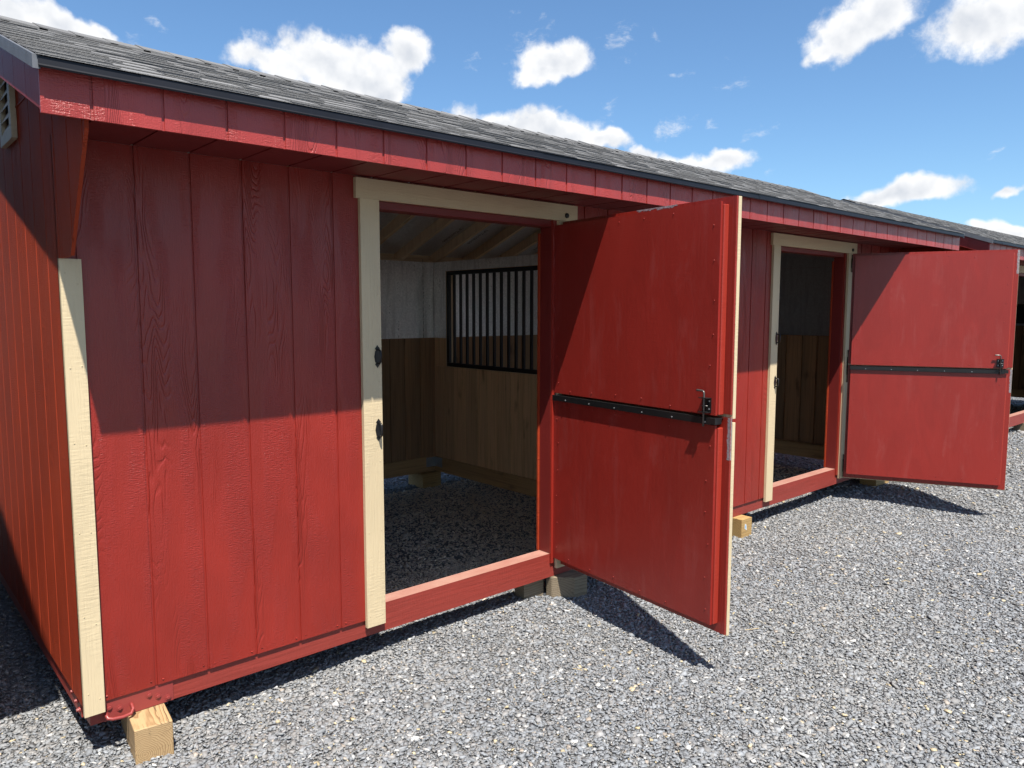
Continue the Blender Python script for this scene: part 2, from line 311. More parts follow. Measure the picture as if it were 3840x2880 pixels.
# ---------------------------------------------------------------- mesh helpers
class MB:
    def __init__(s): s.v = []; s.f = []; s.uv = []; s.tab = []; s.mi = []; s.cur = 0
    def poly(s, pts, uv=None, tab=0.0):
        i = len(s.v); s.v += [tuple(q) for q in pts]; s.f.append(list(range(i, i+len(pts)))); s.mi.append(s.cur)
        s.uv.append(uv or [(q[0], q[2]) for q in pts]); s.tab += [tab]*len(pts)
    def obox(s, M_, x0, x1, y0, y1, z0, z1, grain=None, tab=0.0):
        d = (abs(x1-x0), abs(y1-y0), abs(z1-z0)); g = d.index(max(d)) if grain is None else grain
        r = (random.uniform(0, 40), random.uniform(0, 40))
        P = [(x, y, z) for x in (x0, x1) for y in (y0, y1) for z in (z0, z1)]
        F = [((0, 1, 3, 2), 0), ((4, 6, 7, 5), 0), ((0, 4, 5, 1), 1), ((2, 3, 7, 6), 1), ((0, 2, 6, 4), 2), ((1, 5, 7, 3), 2)]
        for q, nax in F:
            ax = [a for a in (0, 1, 2) if a != nax]
            if g in ax: va = g; ua = [a for a in ax if a != g][0]
            else: ua, va = ax
            pts = [P[k] for k in q]; uv = [(t[ua]+r[0]+nax*.31, t[va]+r[1]) for t in pts]
            if M_ is not None: pts = [tuple(M_ @ Vector(t)) for t in pts]
            s.poly(pts, uv, tab)
    def box(s, *a, **k): s.obox(None, *a, **k)
    def prism(s, poly, ax, a0, a1):            # poly in the two other axes, in axis order
        def P(q, a):
            q = list(q); q.insert(ax, a); return tuple(q)
        r = random.uniform(0, 30)
        A = [P(q, a0) for q in poly]; B = [P(q, a1) for q in poly]
        s.poly(A[::-1], [(q[0]+r, q[1]) for q in poly[::-1]]); s.poly(B, [(q[0]+r, q[1]) for q in poly])
        for i in range(len(poly)):
            j = (i+1) % len(poly); L = math.dist(poly[i], poly[j])
            s.poly([A[i], A[j], B[j], B[i]], [(a0+r, 0), (a0+r, L), (a1+r, L), (a1+r, 0)])
    def tube(s, path, rad, n=10):
        path = [Vector(q) for q in path]; rings = []; prev = None
        for i, q in enumerate(path):
            t = (path[min(i+1, len(path)-1)]-path[max(i-1, 0)]).normalized()
            a = t.orthogonal().normalized() if prev is None else (prev - t*prev.dot(t)).normalized(); prev = a; c = t.cross(a)
            rr = rad[i] if isinstance(rad, (list, tuple)) else rad
            rings.append([q + a*rr*math.cos(2*math.pi*k/n) + c*rr*math.sin(2*math.pi*k/n) for k in range(n)])
        for i in range(len(rings)-1):
            for k in range(n):
                l = (k+1) % n; s.poly([rings[i][k], rings[i][l], rings[i+1][l], rings[i+1][k]], [(k*.01, i*.1), (k*.01+.01, i*.1), (k*.01+.01, i*.1+.1), (k*.01, i*.1+.1)])
        s.poly(rings[0][::-1], [(0, 0)]*n); s.poly(rings[-1], [(0, 0)]*n)
    def build(s, name, m, parent=None, bev=0.0, smooth=False, merge=False):
        me = bpy.data.meshes.new(name); me.from_pydata(s.v, [], s.f)
        ul = me.uv_layers.new(name='UVMap'); ul.data.foreach_set('uv', [c for u in s.uv for q in u for c in q])
        at = me.attributes.new('tab', 'FLOAT', 'POINT'); at.data.foreach_set('value', s.tab)
        for mm in (m if isinstance(m, (list, tuple)) else (m,)): me.materials.append(mm)
        if any(s.mi): me.polygons.foreach_set('material_index', s.mi)
        if smooth: me.polygons.foreach_set('use_smooth', [True]*len(me.polygons))
        ob = bpy.data.objects.new(name, me); S.collection.objects.link(ob)
        if bev or smooth:
            import bmesh
            bm = bmesh.new(); bm.from_mesh(me); bmesh.ops.remove_doubles(bm, verts=bm.verts, dist=1e-5); bm.to_mesh(me); bm.free()
        if bev:
            bv = ob.modifiers.new('b', 'BEVEL'); bv.width = bev; bv.segments = 2; bv.limit_method = 'ANGLE'; bv.angle_limit = R(40); bv.harden_normals = False
        if parent: ob.parent = parent
        return ob
def tag(o, label=None, cat=None, group=None, kind=None):
    for k, v_ in (('label', label), ('category', cat), ('group', group), ('kind', kind)):
        if v_: o[k] = v_
    return o
def empty(name, loc, label, cat, group=None):
    o = bpy.data.objects.new(name, None); S.collection.objects.link(o); o.location = loc; o.empty_display_size = .3
    return tag(o, label, cat, group)
def one(name, m, parent, bev, *boxes, **k):
    mb = MB()
    for q in boxes: mb.box(*q)
    return mb.build(name, m, parent, bev, **k)

def grooved(mb, a0, a1, zb, zt, place, phase=G1, gd=.0045, gw=.0048, thick=.0115, extra=(), uoff=0.0):
    """a sheet of vertical-groove siding: place(a, depth, z) -> point"""
    if not callable(zt): z_ = zt; zt = lambda a: z_
    if not callable(zb): y_ = zb; zb = lambda a: y_
    pts = []; k = math.ceil((a0-phase)/G)
    while phase+k*G < a1:
        g = phase+k*G
        for da, d in ((-gw-.0008, 0), (-gw, gd), (gw, gd), (gw+.0008, 0)):
            if a0 < g+da < a1: pts.append((g+da, d))
        k += 1
    for e in extra:
        if a0 < e < a1: pts.append((e, 0.0))
    pts = sorted([(a0, 0.0)]+pts+[(a1, 0.0)])
    for (a, d), (c, e) in zip(pts, pts[1:]):
        q = [place(a, d, zb(a)), place(c, e, zb(c)), place(c, e, zt(c)), place(a, d, zt(a))]
        mb.poly(q, [(a+uoff, zb(a)), (c+uoff, zb(c)), (c+uoff, zt(c)), (a+uoff, zt(a))])
        mb.poly([place(a, d, zb(a)), place(c, e, zb(c)), place(c, thick, zb(c)), place(a, thick, zb(a))], [(a, 0), (c, 0), (c, .01), (a, .01)])
        mb.poly([place(a, thick, zb(a)), place(c, thick, zb(c)), place(c, thick, zt(c)), place(a, thick, zt(a))], [(a, 0), (c, 0), (c, .01), (a, .01)])
        mb.poly([place(a, d, zt(a)), place(c, e, zt(c)), place(c, thick, zt(c)), place(a, thick, zt(a))], [(a, 0), (c, 0), (c, .01), (a, .01)])
    for a in (a0, a1):
        mb.poly([place(a, 0, zb(a)), place(a, thick, zb(a)), place(a, thick, zt(a)), place(a, 0, zt(a))], [(0, 0), (.01, 0), (.01, 2), (0, 2)])

# ---------------------------------------------------------------- the shed
L = 7.209; DEP = 3.06; YR = 1.04; YB = 2.89; OH = .114; SL = .36; SB = .37
ZR = 2.278 + SL*(YR+.517)                          # ridge, top of the deck
def zroof(y): return 2.278+SL*(y+.517) if y <= YR else ZR-SB*(y-YR)
YE = DEP+.16                                        # back eave
DOORS = (1.2, 4.805)                                # left edge of each opening's trim

def planks(mb, a0, a1, zb, zt, place, wmin=.13, wmax=.185):
    a = a0
    while a < a1-.01:
        w = min(random.uniform(wmin, wmax), a1-a); t = random.uniform(0, .006); r = (random.uniform(0, 60), random.uniform(0, 60))
        if a1-a-w < .05: w = a1-a
        A, B_ = a+.0028, a+w-.0028
        P = lambda x, d, z: place(x, d, z)
        for q in ([(A, t, zb), (B_, t, zb), (B_, t, zt), (A, t, zt)], [(A, t, zb), (A, t+.02, zb), (A, t+.02, zt), (A, t, zt)],
                  [(B_, t, zb), (B_, t+.02, zb), (B_, t+.02, zt), (B_, t, zt)], [(A, t, zt), (B_, t, zt), (B_, t+.02, zt), (A, t+.02, zt)], [(A, t, zb), (B_, t, zb), (B_, t+.02, zb), (A, t+.02, zb)]):
            mb.poly([P(*k) for k in q], [(k[0]+k[1]+r[0], k[2]+r[1]) for k in q])
        a += w
def ink_lines(mb, place, a0, a1, z0, z1, cols=3):
    """the small grade stamp print running up the panel: illegible dashes"""
    w = (a1-a0)/cols
    for c in range(cols):
        z = z0
        while z < z1:
            h = random.uniform(.008, .03); a = a0+c*w
            if random.random() < .8:
                q = [(a+w*.15, z), (a+w*random.uniform(.55, .85), z), (a+w*random.uniform(.55, .85), z+h), (a+w*.15, z+h)]
                mb.poly([place(x, -.0006, zz) for x, zz in q])
            z += h+random.uniform(.006, .014)

def make_leaf(shed, hx, hy, ang, upper, second=False):
    """one leaf of a dutch door: u along the leaf from the hinge, n towards its outer side"""
    zi0, zi1 = (1.092, 2.038) if upper else (.117, 1.047)
    zs0, zs1 = (1.098, 2.060) if upper else (.075, 1.083)
    zt0, zt1 = (1.078, 2.0585) if upper else (.068, 1.061)
    mb = MB(); gp = .11
    grooved(mb, -.02, 1.215, zs0, zs1, lambda a, d, z: (a, .057-d, z), phase=gp)
    leaf = mb.build('dutch_door_leaf', M_SID, shed)
    leaf.location = (hx, hy, 0); leaf.rotation_euler = (0, 0, -ang)
    mb = MB(); mb.box(0.0, 1.167, 0, .0125, zi0, zi1, grain=2)
    for (x, z) in [(x, z) for x in (.03, 1.135) for z in np.arange(zi0+.06, zi1-.03, .155)] + [(x, z) for z in (zi0+.028, zi1-.03) for x in np.arange(.14, 1.08, .19)]:
        x += random.uniform(-.012, .012); z += random.uniform(-.012, .012)
        mb.tube([(x, .001, z), (x, -.0022, z), (x, -.0032, z)], [.0030, .0028, .0015], 7)
    inner = mb.build('inner_panel', M_DOORIN, leaf)
    mb = MB()
    mb.box(1.083, 1.176, .0128, .0452, zi0+.002, zi1-.012); mb.box(.004, .09, .0128, .0452, zi0+.002, zi1-.012)
    mb.box(.0905, 1.0825, .0128, .0452, zi0+.002, zi0+.09, grain=0); mb.box(.0905, 1.0825, .0128, .0452, zi1-.1, zi1-.012, grain=0)
    mb.build('edge_frame', M_EDGE, leaf, .003)
    mb = MB(); n0, n1 = .0575, .0765
    mb.box(-.02, .07, n0, n1, zt0, zt1); mb.box(1.128, 1.218, n0, n1, zt0, zt1)
    mb.box(.0705, 1.1275, n0, n1, zt1-.09, zt1-(.010 if upper else 0), grain=0); mb.box(.0705, 1.1275, n0, n1, zt0, zt0+.09, grain=0)
    mb.build('trim_frame', M_TAN, leaf, .0015)
    if not upper:
        mb = MB(); z0, z1 = 1.0495, 1.080
        mb.box(-.004, 1.150, -.0145, -.0115, z0, z1); mb.box(-.004, 1.150, -.0114, .0125, z1-.003, z1); mb.box(.0, 1.176, .0126, .0450, z1-.0030, z1-.0003)
        mb.box(1.1505, 1.178, -.0145, .030, z0+.003, z1); mb.box(-.004, 1.150, -.011, -.0005, z0-.0005, z0+.002)
        mb.cur = 1
        for x in np.arange(.12, 1.14, .20): mb.tube([(x, -.0144, z0+.010), (x, -.0175, z0+.010)], .0035, 6)
        mb.build('drip_channel', (M_BLACK, M_GALV), leaf)
        pm = MB(); zs = [1.082-.012*k for k in range(17)]
        for k in range(16):
            wl = .006*random.uniform(.3, 1.1)
            pm.poly([(1.2154, .0465+.0045*random.random(), zs[k]), (1.2154, .056, zs[k]), (1.2154, .056, zs[k+1]), (1.2154, .0465+.0045*random.random(), zs[k+1])])
            pm.poly([(1.195+wl, .0453, zs[k]), (1.2150, .0453, zs[k]), (1.2150, .0453, zs[k+1]), (1.195+.006*random.uniform(.3, 1.6), .0453, zs[k+1])])
        pm.build('bare_edge', M_PRIMER, leaf)
    else:
        mb = MB(); u0 = 1.118
        mb.box(1.093, 1.143, -.004, -.0004, 1.103, 1.170); mb.box(1.095, 1.142, -.034, -.0042, 1.167, 1.1705); mb.box(1.095, 1.142, -.034, -.0042, 1.1025, 1.106)
        mb.cur = 1
        for x, z in ((1.104, 1.118), (1.134, 1.118), (1.104, 1.155), (1.134, 1.155)): mb.tube([(x, -.0035, z), (x, -.0065, z)], .004, 6)
        sb = mb.build('slide_bolt', (M_BLACK, M_GALV), leaf)
        mb = MB(); y = -.022
        mb.tube([(u0, y, 1.040), (u0, y, 1.188), (u0-.002, y, 1.196), (u0-.008, y, 1.2005), (u0-.040, y, 1.201), (u0-.043, y, 1.201)], [.0045]*4+[.0055, .005], 10)
        mb.tube([(u0-.012, y-.001, 1.134), (u0+.022, y-.001, 1.134)], .003, 6)
        mb.build('bolt_pin', M_STEEL, sb, smooth=True)
        pm = MB(); x = .60
        if second:
            zs = [2.056-.012*k for k in range(17)]
            for k in range(16):
                wl = .006*random.random()
                pm.poly([(1.2154, .048, zs[k]), (1.2154, .057, zs[k]), (1.2154, .057, zs[k+1]), (1.2154, .048, zs[k+1])]); pm.poly([(1.196+wl, .0453, zs[k]), (1.2150, .0453, zs[k]), (1.2150, .0453, zs[k+1]), (1.197+.006*random.random(), .0453, zs[k+1])])
        while x < .86 and not second:
            w = random.uniform(.008, .02); a = random.uniform(0, .006); c = random.uniform(.011, .0165)
            pm.poly([(x, .0125*0+.046+a, 2.0606), (x+w, .046+a*.6, 2.0606), (x+w, .0575, 2.0606), (x, .0575, 2.0606)])
            pm.poly([(x, .04495, 2.0606), (x+w, .04495, 2.0606), (x+w, .04495, 2.0606-c*random.uniform(.3, 1)), (x, .04495, 2.0606-c*random.uniform(.2, .9))]); x += w
        pm.build('bare_edge', M_PRIMER, leaf)
    return leaf

def pull_handle(mb_plate, mb_grip, x, z, h=.106, y=-.020):
    """forged barn pull: spear-ended back plate and a bowed grip"""
    w = .017
    prof = [(0, h/2), (.006, h/2-.008), (.013, h/2-.016), (.006, h/2-.025), (.012, h/4), (w, 0), (.012, -h/4), (.006, -h/2+.025), (.013, -h/2+.016), (.006, -h/2+.008), (0, -h/2)]
    pl = [(x+a, z+c) for a, c in prof] + [(x-a, z+c) for a, c in prof[-2:0:-1]]
    mb_plate.prism(pl, 1, y-.0035, y)
    g = h/2-.020
    mb_grip.tube([(x, y-.003, z+g), (x, y-.022, z+g-.002), (x, y-.030, z+g-.010), (x, y-.031, z), (x, y-.030, z-g+.010), (x, y-.022, z-g+.002), (x, y-.003, z-g)], .0045, 8)

def hinge_pin(mb, x, z0, z1, y=-.03):
    mb.tube([(x, y-.004, z1-.012), (x, y-.004, z0+.012)], .0035, 8)
    zc = (z0+z1)/2; hh = (z1-z0)*.28
    mb.tube([(x, y-.002, zc-hh), (x, y-.002, zc+hh)], .0085, 8)
    mb.tube([(x, y+.004, z1-.004), (x, y-.006, z1-.006), (x, y-.006, z1-.014)], .006, 8); mb.tube([(x, y+.004, z0), (x, y-.006, z0+.002), (x, y-.006, z0+.014)], .005, 8)

def build_shed(x0, label, doors=DOORS, run_in=None, detail=True, sid=None, open_doors=True):
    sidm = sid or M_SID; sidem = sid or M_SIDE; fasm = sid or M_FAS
    sh = empty('horse_shed', (x0, 0, 0), label, 'shed', 'long sheds standing end to end on blocks')
    opens = [(d+.085, d+1.241) for d in doors] if run_in is None else [run_in]
    spans = []; a = 0.0
    for o0, o1 in opens: spans.append((a, o0)); a = o1
    spans.append((a, L))
    F = lambda a, d, z: (a, d, z)
    mb = MB()
    for s0, s1 in spans: grooved(mb, s0, s1, .085, 2.1655, F)
    for o0, o1 in opens: grooved(mb, o0, o1, 2.066, 2.1655, F)
    if detail:
        # nails in the siding
        for s0, s1 in spans:
            k = math.ceil((s0-G1)/G)
            while G1+k*G < s1-.02:
                for da in (-.02, .025):
                    a = G1+k*G+da
                    if s0+.02 < a < s1-.02: mb.tube([(a, .0005, .105+random.uniform(-.004, .006)), (a, -.0016, .105)], .0038, 6)
                k += 1
    mb.build('front_siding', sidm, sh)
    # gable walls, with the wing that closes the overhang
    zt = lambda y: zroof(y)-.032
    for side in (0, 1):
        px = (lambda a, d, z: (d, a, z)) if side == 0 else (lambda a, d, z: (L-d, a, z))
        mb = MB()
        grooved(mb, 0.0, DEP, .085, zt, px, phase=.172, extra=(YR,), uoff=5.3*side, gd=.0028)
        wb = lambda y: 1.741 if y > -.199 else 1.741+(-.199-y)*(.382/.286)
        grooved(mb, -.4725, 0.0, wb, zt, px, phase=.172, extra=(-.199,), thick=.0115)
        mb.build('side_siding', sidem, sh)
        if side == 0 and detail:
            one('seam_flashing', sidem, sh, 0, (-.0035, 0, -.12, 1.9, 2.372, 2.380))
    mb = MB(); grooved(mb, 0.012, L-.012, .085, zroof(DEP)-.03, lambda a, d, z: (a, DEP-d, z)); mb.build('back_siding', sidm, sh)
    # skids
    for (y0, y1, nm) in ((.0122, .100, 'front_skid'), (YB, DEP-.0122, 'back_skid')):
        mb = MB(); xa, xb = .023, L-.02
        cuts = [xa, xb] if nm == 'back_skid' else [xa]+[c_ for o in opens for c_ in (o[0], o[1])]+[xb]
        for c0, c1 in zip(cuts, cuts[1:]): mb.box(c0, c1, y0, y1, 0, .141, grain=0)
        mb.build(nm, M_SKID if nm == 'front_skid' else M_BEAM, sh)
    for xa in (.0125, L-.10): one('end_skid', M_BEAM if xa > 1 else M_SKID, sh, 0, (xa, xa+.0875, .101, YB-.001, 0, .141))
    # corner trim
    zc = 1.741
    def trim(name, x0_, x1_, yf, z0_, z1_, horiz=False):
        mb = MB(); mb.box(x0_, x1_, yf, -.0005, z0_, z1_)
        if detail:
            n_ = 6; 
            for k in range(n_):
                for e in (.018, -.018):
                    if horiz: x = x0_+.05+(x1_-x0_-.1)*k/(n_-1)+random.uniform(-.02, .02); z = (z0_+.02) if e > 0 else (z1_-.02)
                    else: z = z0_+.06+(z1_-z0_-.12)*k/(n_-1)+random.uniform(-.03, .03); x = (x0_+.016) if e > 0 else (x1_-.016)
                    mb.tube([(x, yf+.0005, z), (x, yf-.0012, z), (x, yf-.0018, z)], [.0026, .0024, .0014], 7)
        return mb.build(name, M_TAN, sh)
    for xa, xb in ((0.0, .069), (L-.069, L)): trim('corner_trim', xa-(.0005 if xa == 0 else 0), xb, -.020, .053, zc)
    for xa in (-.0002,):
        pass
    # door trim, header, jamb, lintel, handles
    for o0, o1 in opens:
        l0 = o0-.085
        trim('jamb_trim', l0, l0+.1, -.020, .053, 2.0655)
        one('jamb_trim', M_TAN, sh, .0015, (o1+.029, o1+.147, -.020, -.0005, .053, 2.0655))
        trim('header_trim', l0-.021, o1+.176, -.022, 2.066, 2.156, True)
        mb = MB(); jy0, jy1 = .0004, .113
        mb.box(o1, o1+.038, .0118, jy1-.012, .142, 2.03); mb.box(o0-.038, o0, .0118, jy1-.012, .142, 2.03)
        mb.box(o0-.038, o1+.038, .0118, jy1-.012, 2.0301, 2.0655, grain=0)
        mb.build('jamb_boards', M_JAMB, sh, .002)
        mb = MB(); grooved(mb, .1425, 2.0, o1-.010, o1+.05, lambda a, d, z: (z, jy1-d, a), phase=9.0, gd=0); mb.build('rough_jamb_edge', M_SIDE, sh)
        if detail:
            mp, mg = MB(), MB()
            for z in (1.347, 1.002):
                hp, hg = MB(), MB(); pull_handle(hp, hg, l0+.077, z)
                h_ = hp.build('pull_handle', M_BLACK, sh, .0008); hg.build('grip', M_BLACK, h_, smooth=True)
            for z0, z1 in ((1.905, 2.055), (.93, 1.215), (.068, .27)):
                mb = MB(); hinge_pin(mb, o1+.083, z0, z1, -.0225 if z1 > 2.06 else -.0205); mb.build('hinge', M_BLACK, sh, smooth=True)
            mb = MB(); mb.tube([(o1+.088, -.022, 2.096), (o1+.088, -.029, 2.096), (o1+.088, -.032, 2.096)], [.0145, .0135, .008], 16); mb.build('bolt_cap', M_BLACK, sh)
    # eave: soffit, fascia, drip edge; rakes
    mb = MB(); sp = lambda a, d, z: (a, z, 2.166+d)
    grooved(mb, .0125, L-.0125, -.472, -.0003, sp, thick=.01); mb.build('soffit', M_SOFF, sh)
    fx = lambda a, d, z: (a, -.485+d, z)
    mb = MB(); grooved(mb, -OH, L+OH, 2.129, 2.2575, fx, phase=.019, thick=.0125, gw=.0042); mb.build('fascia', fasm, sh)
    mb = MB(); e0 = -.517
    cuts = [-OH-.006, .151, 1.86, 3.72, 5.58, L+OH+.006]
    for i, (c0, c1) in enumerate(zip(cuts, cuts[1:])):
        dy = .0015*(i % 2)
        mb.prism([(e0-dy, 2.250), (e0-.004-dy, 2.247), (e0-.006-dy, 2.252), (e0-.002-dy, 2.257), (e0-dy, 2.2785), (-.47, 2.2955), (-.47, 2.290), (-.485, 2.262), (-.489, 2.256)], 0, c0, c1+.004)
    mb.build('drip_edge', M_DRIP, sh)
    for side in (0, 1):
        xf = -OH if side == 0 else L+OH; xi = xf+(.0125 if side == 0 else -.0125)
        a, c_ = min(xf, xi), max(xf, xi)
        mb = MB(); st = -.4723
        for y0, y1 in ((st, YR), (YR, YE)):
            n = int(abs(y1-y0)/G)+1; step = (y1-y0)/n
            for k in range(n):
                ya, yb = y0+k*step+.0015, y0+(k+1)*step-.0015
                za, zb_ = zroof(ya)-.024, zroof(yb)-.024; hgt = .128
                mb.prism([(ya, za-hgt), (yb, zb_-hgt), (yb, zb_), (ya, za)], 0, a, c_)
            mb.prism([(y0, zroof(y0)-.15), (y1, zroof(y1)-.15), (y1, zroof(y1)-.026), (y0, zroof(y0)-.026)], 0, (a+c_)/2-.002, (a+c_)/2+.002)
        mb.build('rake_board', M_RED if sid is None else sid, sh)
        mb = MB()
        g0, g1_ = (-OH-.020, -OH-.0005) if side == 0 else (L+OH+.0005, L+OH+.020)
        for y0, y1 in ((-.516, YR), (YR, YE)):
            mb.prism([(y0, zroof(y0)-.036), (y1, zroof(y1)-.036), (y1, zroof(y1)+.003), (y0, zroof(y0)+.003)], 0, g0, g1_)
        mb.build('rake_edge', M_RAKE, sh)
        mb = MB(); q0, q1 = (-OH+.0127, -.0005) if side == 0 else (L+.0005, L+OH-.0127)
        for y0, y1 in ((-.472, YR), (YR, YE)):
            mb.poly([(q0, y0, zroof(y0)-.10), (q1, y0, zroof(y0)-.10), (q1, y1, zroof(y1)-.10), (q0, y1, zroof(y1)-.10)])
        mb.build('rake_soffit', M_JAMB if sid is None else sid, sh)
    # roof deck, shingles, ridge cap
    mb = MB()
    for y0, y1 in ((-.50, YR), (YR, YE)):
        mb.prism([(y0, zroof(y0)-.016), (y1, zroof(y1)-.016), (y1, zroof(y1)-.002), (y0, zroof(y0)-.002)], 0, -OH, L+OH)
    mb.build('roof_deck', M_DECK, sh)
    mb = MB(); X0, X1 = -OH-.010, L+OH+.010
    def course_tab(ya, yb, xa, xb, hb, lip, tab):       # a tab on the slope: its butt stands hb high and only lip thick, dark gap below
        za, zb_ = zroof(ya), zroof(yb); hu = .0015
        T = [(xa, ya, za+hb), (xb, ya, za+hb), (xb, yb, zb_+hu), (xa, yb, zb_+hu)]
        lo = [(xa, ya, za+hb-lip), (xb, ya, za+hb-lip)]; d = .016; zd = zroof(ya+d)
        bk = [(xa, ya+d, zd+hb-lip-.001), (xb, ya+d, zd+hb-lip-.001)]; kb = [(xa, ya+d, zd), (xb, ya+d, zd)]
        mb.poly(T, None, tab); mb.poly([lo[0], lo[1], T[1], T[0]], None, tab); mb.poly([lo[0], lo[1], bk[1], bk[0]], None, 0.02)
        mb.poly([kb[0], kb[1], bk[1], bk[0]], None, 0.02)
        for k in (0, 1):
            e = T[0] if k == 0 else T[1]; u_ = T[3] if k == 0 else T[2]
            mb.poly([lo[k], bk[k], kb[k], (u_[0], u_[1], zb_-.001), u_, e], None, tab)
    nrow = 12; yb0 = -.522; ex = (YR-yb0)/nrow
    for r in range(nrow):
        ya = yb0+r*ex; yb = min(ya+ex+.03, YR)
        x = X0
        while x < X1:                                    # the backing course, butted pieces a metre long
            xb = min(x+.99*random.uniform(.9, 1), X1); course_tab(ya, yb, x, xb-.001, .0075, .003, random.uniform(.04, 1)); x = xb
        x = X0+random.uniform(-.1, 0)
        while x < X1:                                    # the laminated teeth
            w = random.uniform(.12, .42); xa, xb = max(x, X0), min(x+w, X1)
            if xb-xa > .02: course_tab(ya-random.uniform(.0005, .002), yb, xa, xb, random.uniform(.0118, .0128), .0032, random.uniform(.04, 1))
            x += w+random.uniform(.04, .22)
    for r in range(16):                                  # back slope
        yb = YE+.02-r*(YE+.02-YR)/16; ya = yb-(YE+.02-YR)/16-.02
        if ya < YR: ya = YR
        za, zb_ = zroof(yb), zroof(ya)
        mb.poly([(X0, yb, za+.009), (X1, yb, za+.009), (X1, ya, zb_+.004), (X0, ya, zb_+.004)], None, random.random())
        mb.poly([(X0, yb, za), (X1, yb, za), (X1, yb, za+.009), (X0, yb, za+.009)], None, random.random())
    mb.build('shingles', M_SHING, sh)
    mb = MB(); x = X1
    while x > X0:
        xa = max(x-.175, X0); t = random.uniform(.04, 1); hw = .14
        prof = [(-hw, -SL*hw+.0105), (-.012, .012), (0, .014), (.012, .012), (hw, -SB*hw+.0105)]
        lift = .0045 if xa > X0+.01 else 0.0
        ring0 = [(xa, YR+a, ZR+c+(lift+random.uniform(-.002, .003))) for a, c in prof]; ring1 = [(x, YR+a, ZR+c) for a, c in prof]
        for i in range(4): mb.poly([ring0[i], ring1[i], ring1[i+1], ring0[i+1]], None, t)
        low = [(xa, YR+a, ZR+c-.010) for a, c in prof]
        for i in range(4): mb.poly([low[i], ring0[i], ring0[i+1], low[i+1]], None, t)
        for i in (0, 4):
            mb.poly([(xa, YR+prof[i][0], ZR+prof[i][1]-.012), (x, YR+prof[i][0], ZR+prof[i][1]-.012), ring1[i], ring0[i]], None, t)
        x -= .143
    mb.build('ridge_cap', M_SHING, sh)
    if not detail: return sh
    # inside: rafters
    k = 0; xr = 3.780-.406*9
    while xr < L-.05:
        if xr > .03:
            mb = MB()
            for y0, y1 in ((-.46, YR-.002), (YR+.002, YE-.02)):
                mb.prism([(y0, zroof(y0)-.108), (y1, zroof(y1)-.108), (y1, zroof(y1)-.0165), (y0, zroof(y0)-.0165)], 0, xr-.038, xr)
            # long grain runs up the slope
            mb.uv = [[(q[1]*.0+(i_*.03), q[0]) if False else q for i_, q in enumerate(u_)] for u_ in mb.uv]
            mb.build('rafter', M_RAFT, sh)
        xr += .406
    # wall plate at the back, blocking at the eave
    one('wall_plate', M_RAFT, sh, 0, (.05, L-.05, YB+.04, YB+.13, 2.0, 2.035))
    one('eave_blocking', M_RAFT, sh, 0, (.02, L-.02, YB+.131, YB+.143, 1.99, 2.13))
    # linings: back wall, both ends, partition
    part_x = 3.69 if run_in is None else None
    def lining(nm_a, nm_b, pl, a0, a1, z_mid=1.30, z_top=2.02, stamp=None, seams=(), foil=None):
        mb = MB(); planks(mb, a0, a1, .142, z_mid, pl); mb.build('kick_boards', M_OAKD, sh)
        mb = MB(); cuts = [a0]+list(seams)+[a1]
        for c0, c1 in zip(cuts, cuts[1:]):
            q = [pl(c0+.001, .004, z_mid+.001), pl(c1-.001, .004, z_mid+.001), pl(c1-.001, .004, z_top), pl(c0+.001, .004, z_top)]; mb.poly(q)
        mb.cur = 1
        for c0 in seams:
            z = z_mid
            while z < z_top: mb.poly([pl(c0-.002, .0033, z), pl(c0+.002, .0033, z), pl(c0+.002, .0033, z+.03), pl(c0-.002, .0033, z+.03)]); z += .065
        if stamp: ink_lines(mb, lambda a, d, z: pl(a, .0035, z), stamp[0], stamp[1], z_mid+.05, z_top-.12)
        mb.build('foil_panel', (foil or M_FOIL, M_INK), sh)
    # back
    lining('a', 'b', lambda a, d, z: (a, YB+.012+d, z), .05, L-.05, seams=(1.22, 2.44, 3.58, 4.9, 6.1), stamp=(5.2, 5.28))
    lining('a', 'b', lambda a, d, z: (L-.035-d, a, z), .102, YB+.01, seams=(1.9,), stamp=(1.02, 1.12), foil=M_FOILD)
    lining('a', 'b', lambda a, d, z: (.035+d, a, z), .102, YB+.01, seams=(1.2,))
    for s0, s1 in spans:
        a0_, a1_ = max(s0+.045, .05), min(s1-.045, L-.05)
        if a1_-a0_ > .1:
            mb = MB(); planks(mb, a0_, a1_, .142, 1.30, lambda a, d, z: (a, .128-d, z)); mb.build('kick_boards', M_OAK, sh)
            mb = MB(); mb.poly([(a0_, .118, 1.301), (a1_, .118, 1.301), (a1_, .118, 2.10), (a0_, .118, 2.10)]); mb.build('foil_panel', M_FOIL, sh)
    for xg in (.045, L-.045):
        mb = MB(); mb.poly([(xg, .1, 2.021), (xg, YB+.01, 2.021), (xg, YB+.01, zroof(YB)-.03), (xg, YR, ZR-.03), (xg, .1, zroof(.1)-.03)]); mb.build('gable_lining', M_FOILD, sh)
    one('end_skid_lining', M_BEAM, sh, 0, (L-.14, L-.101, .102, YB-.002, .0, .1405))
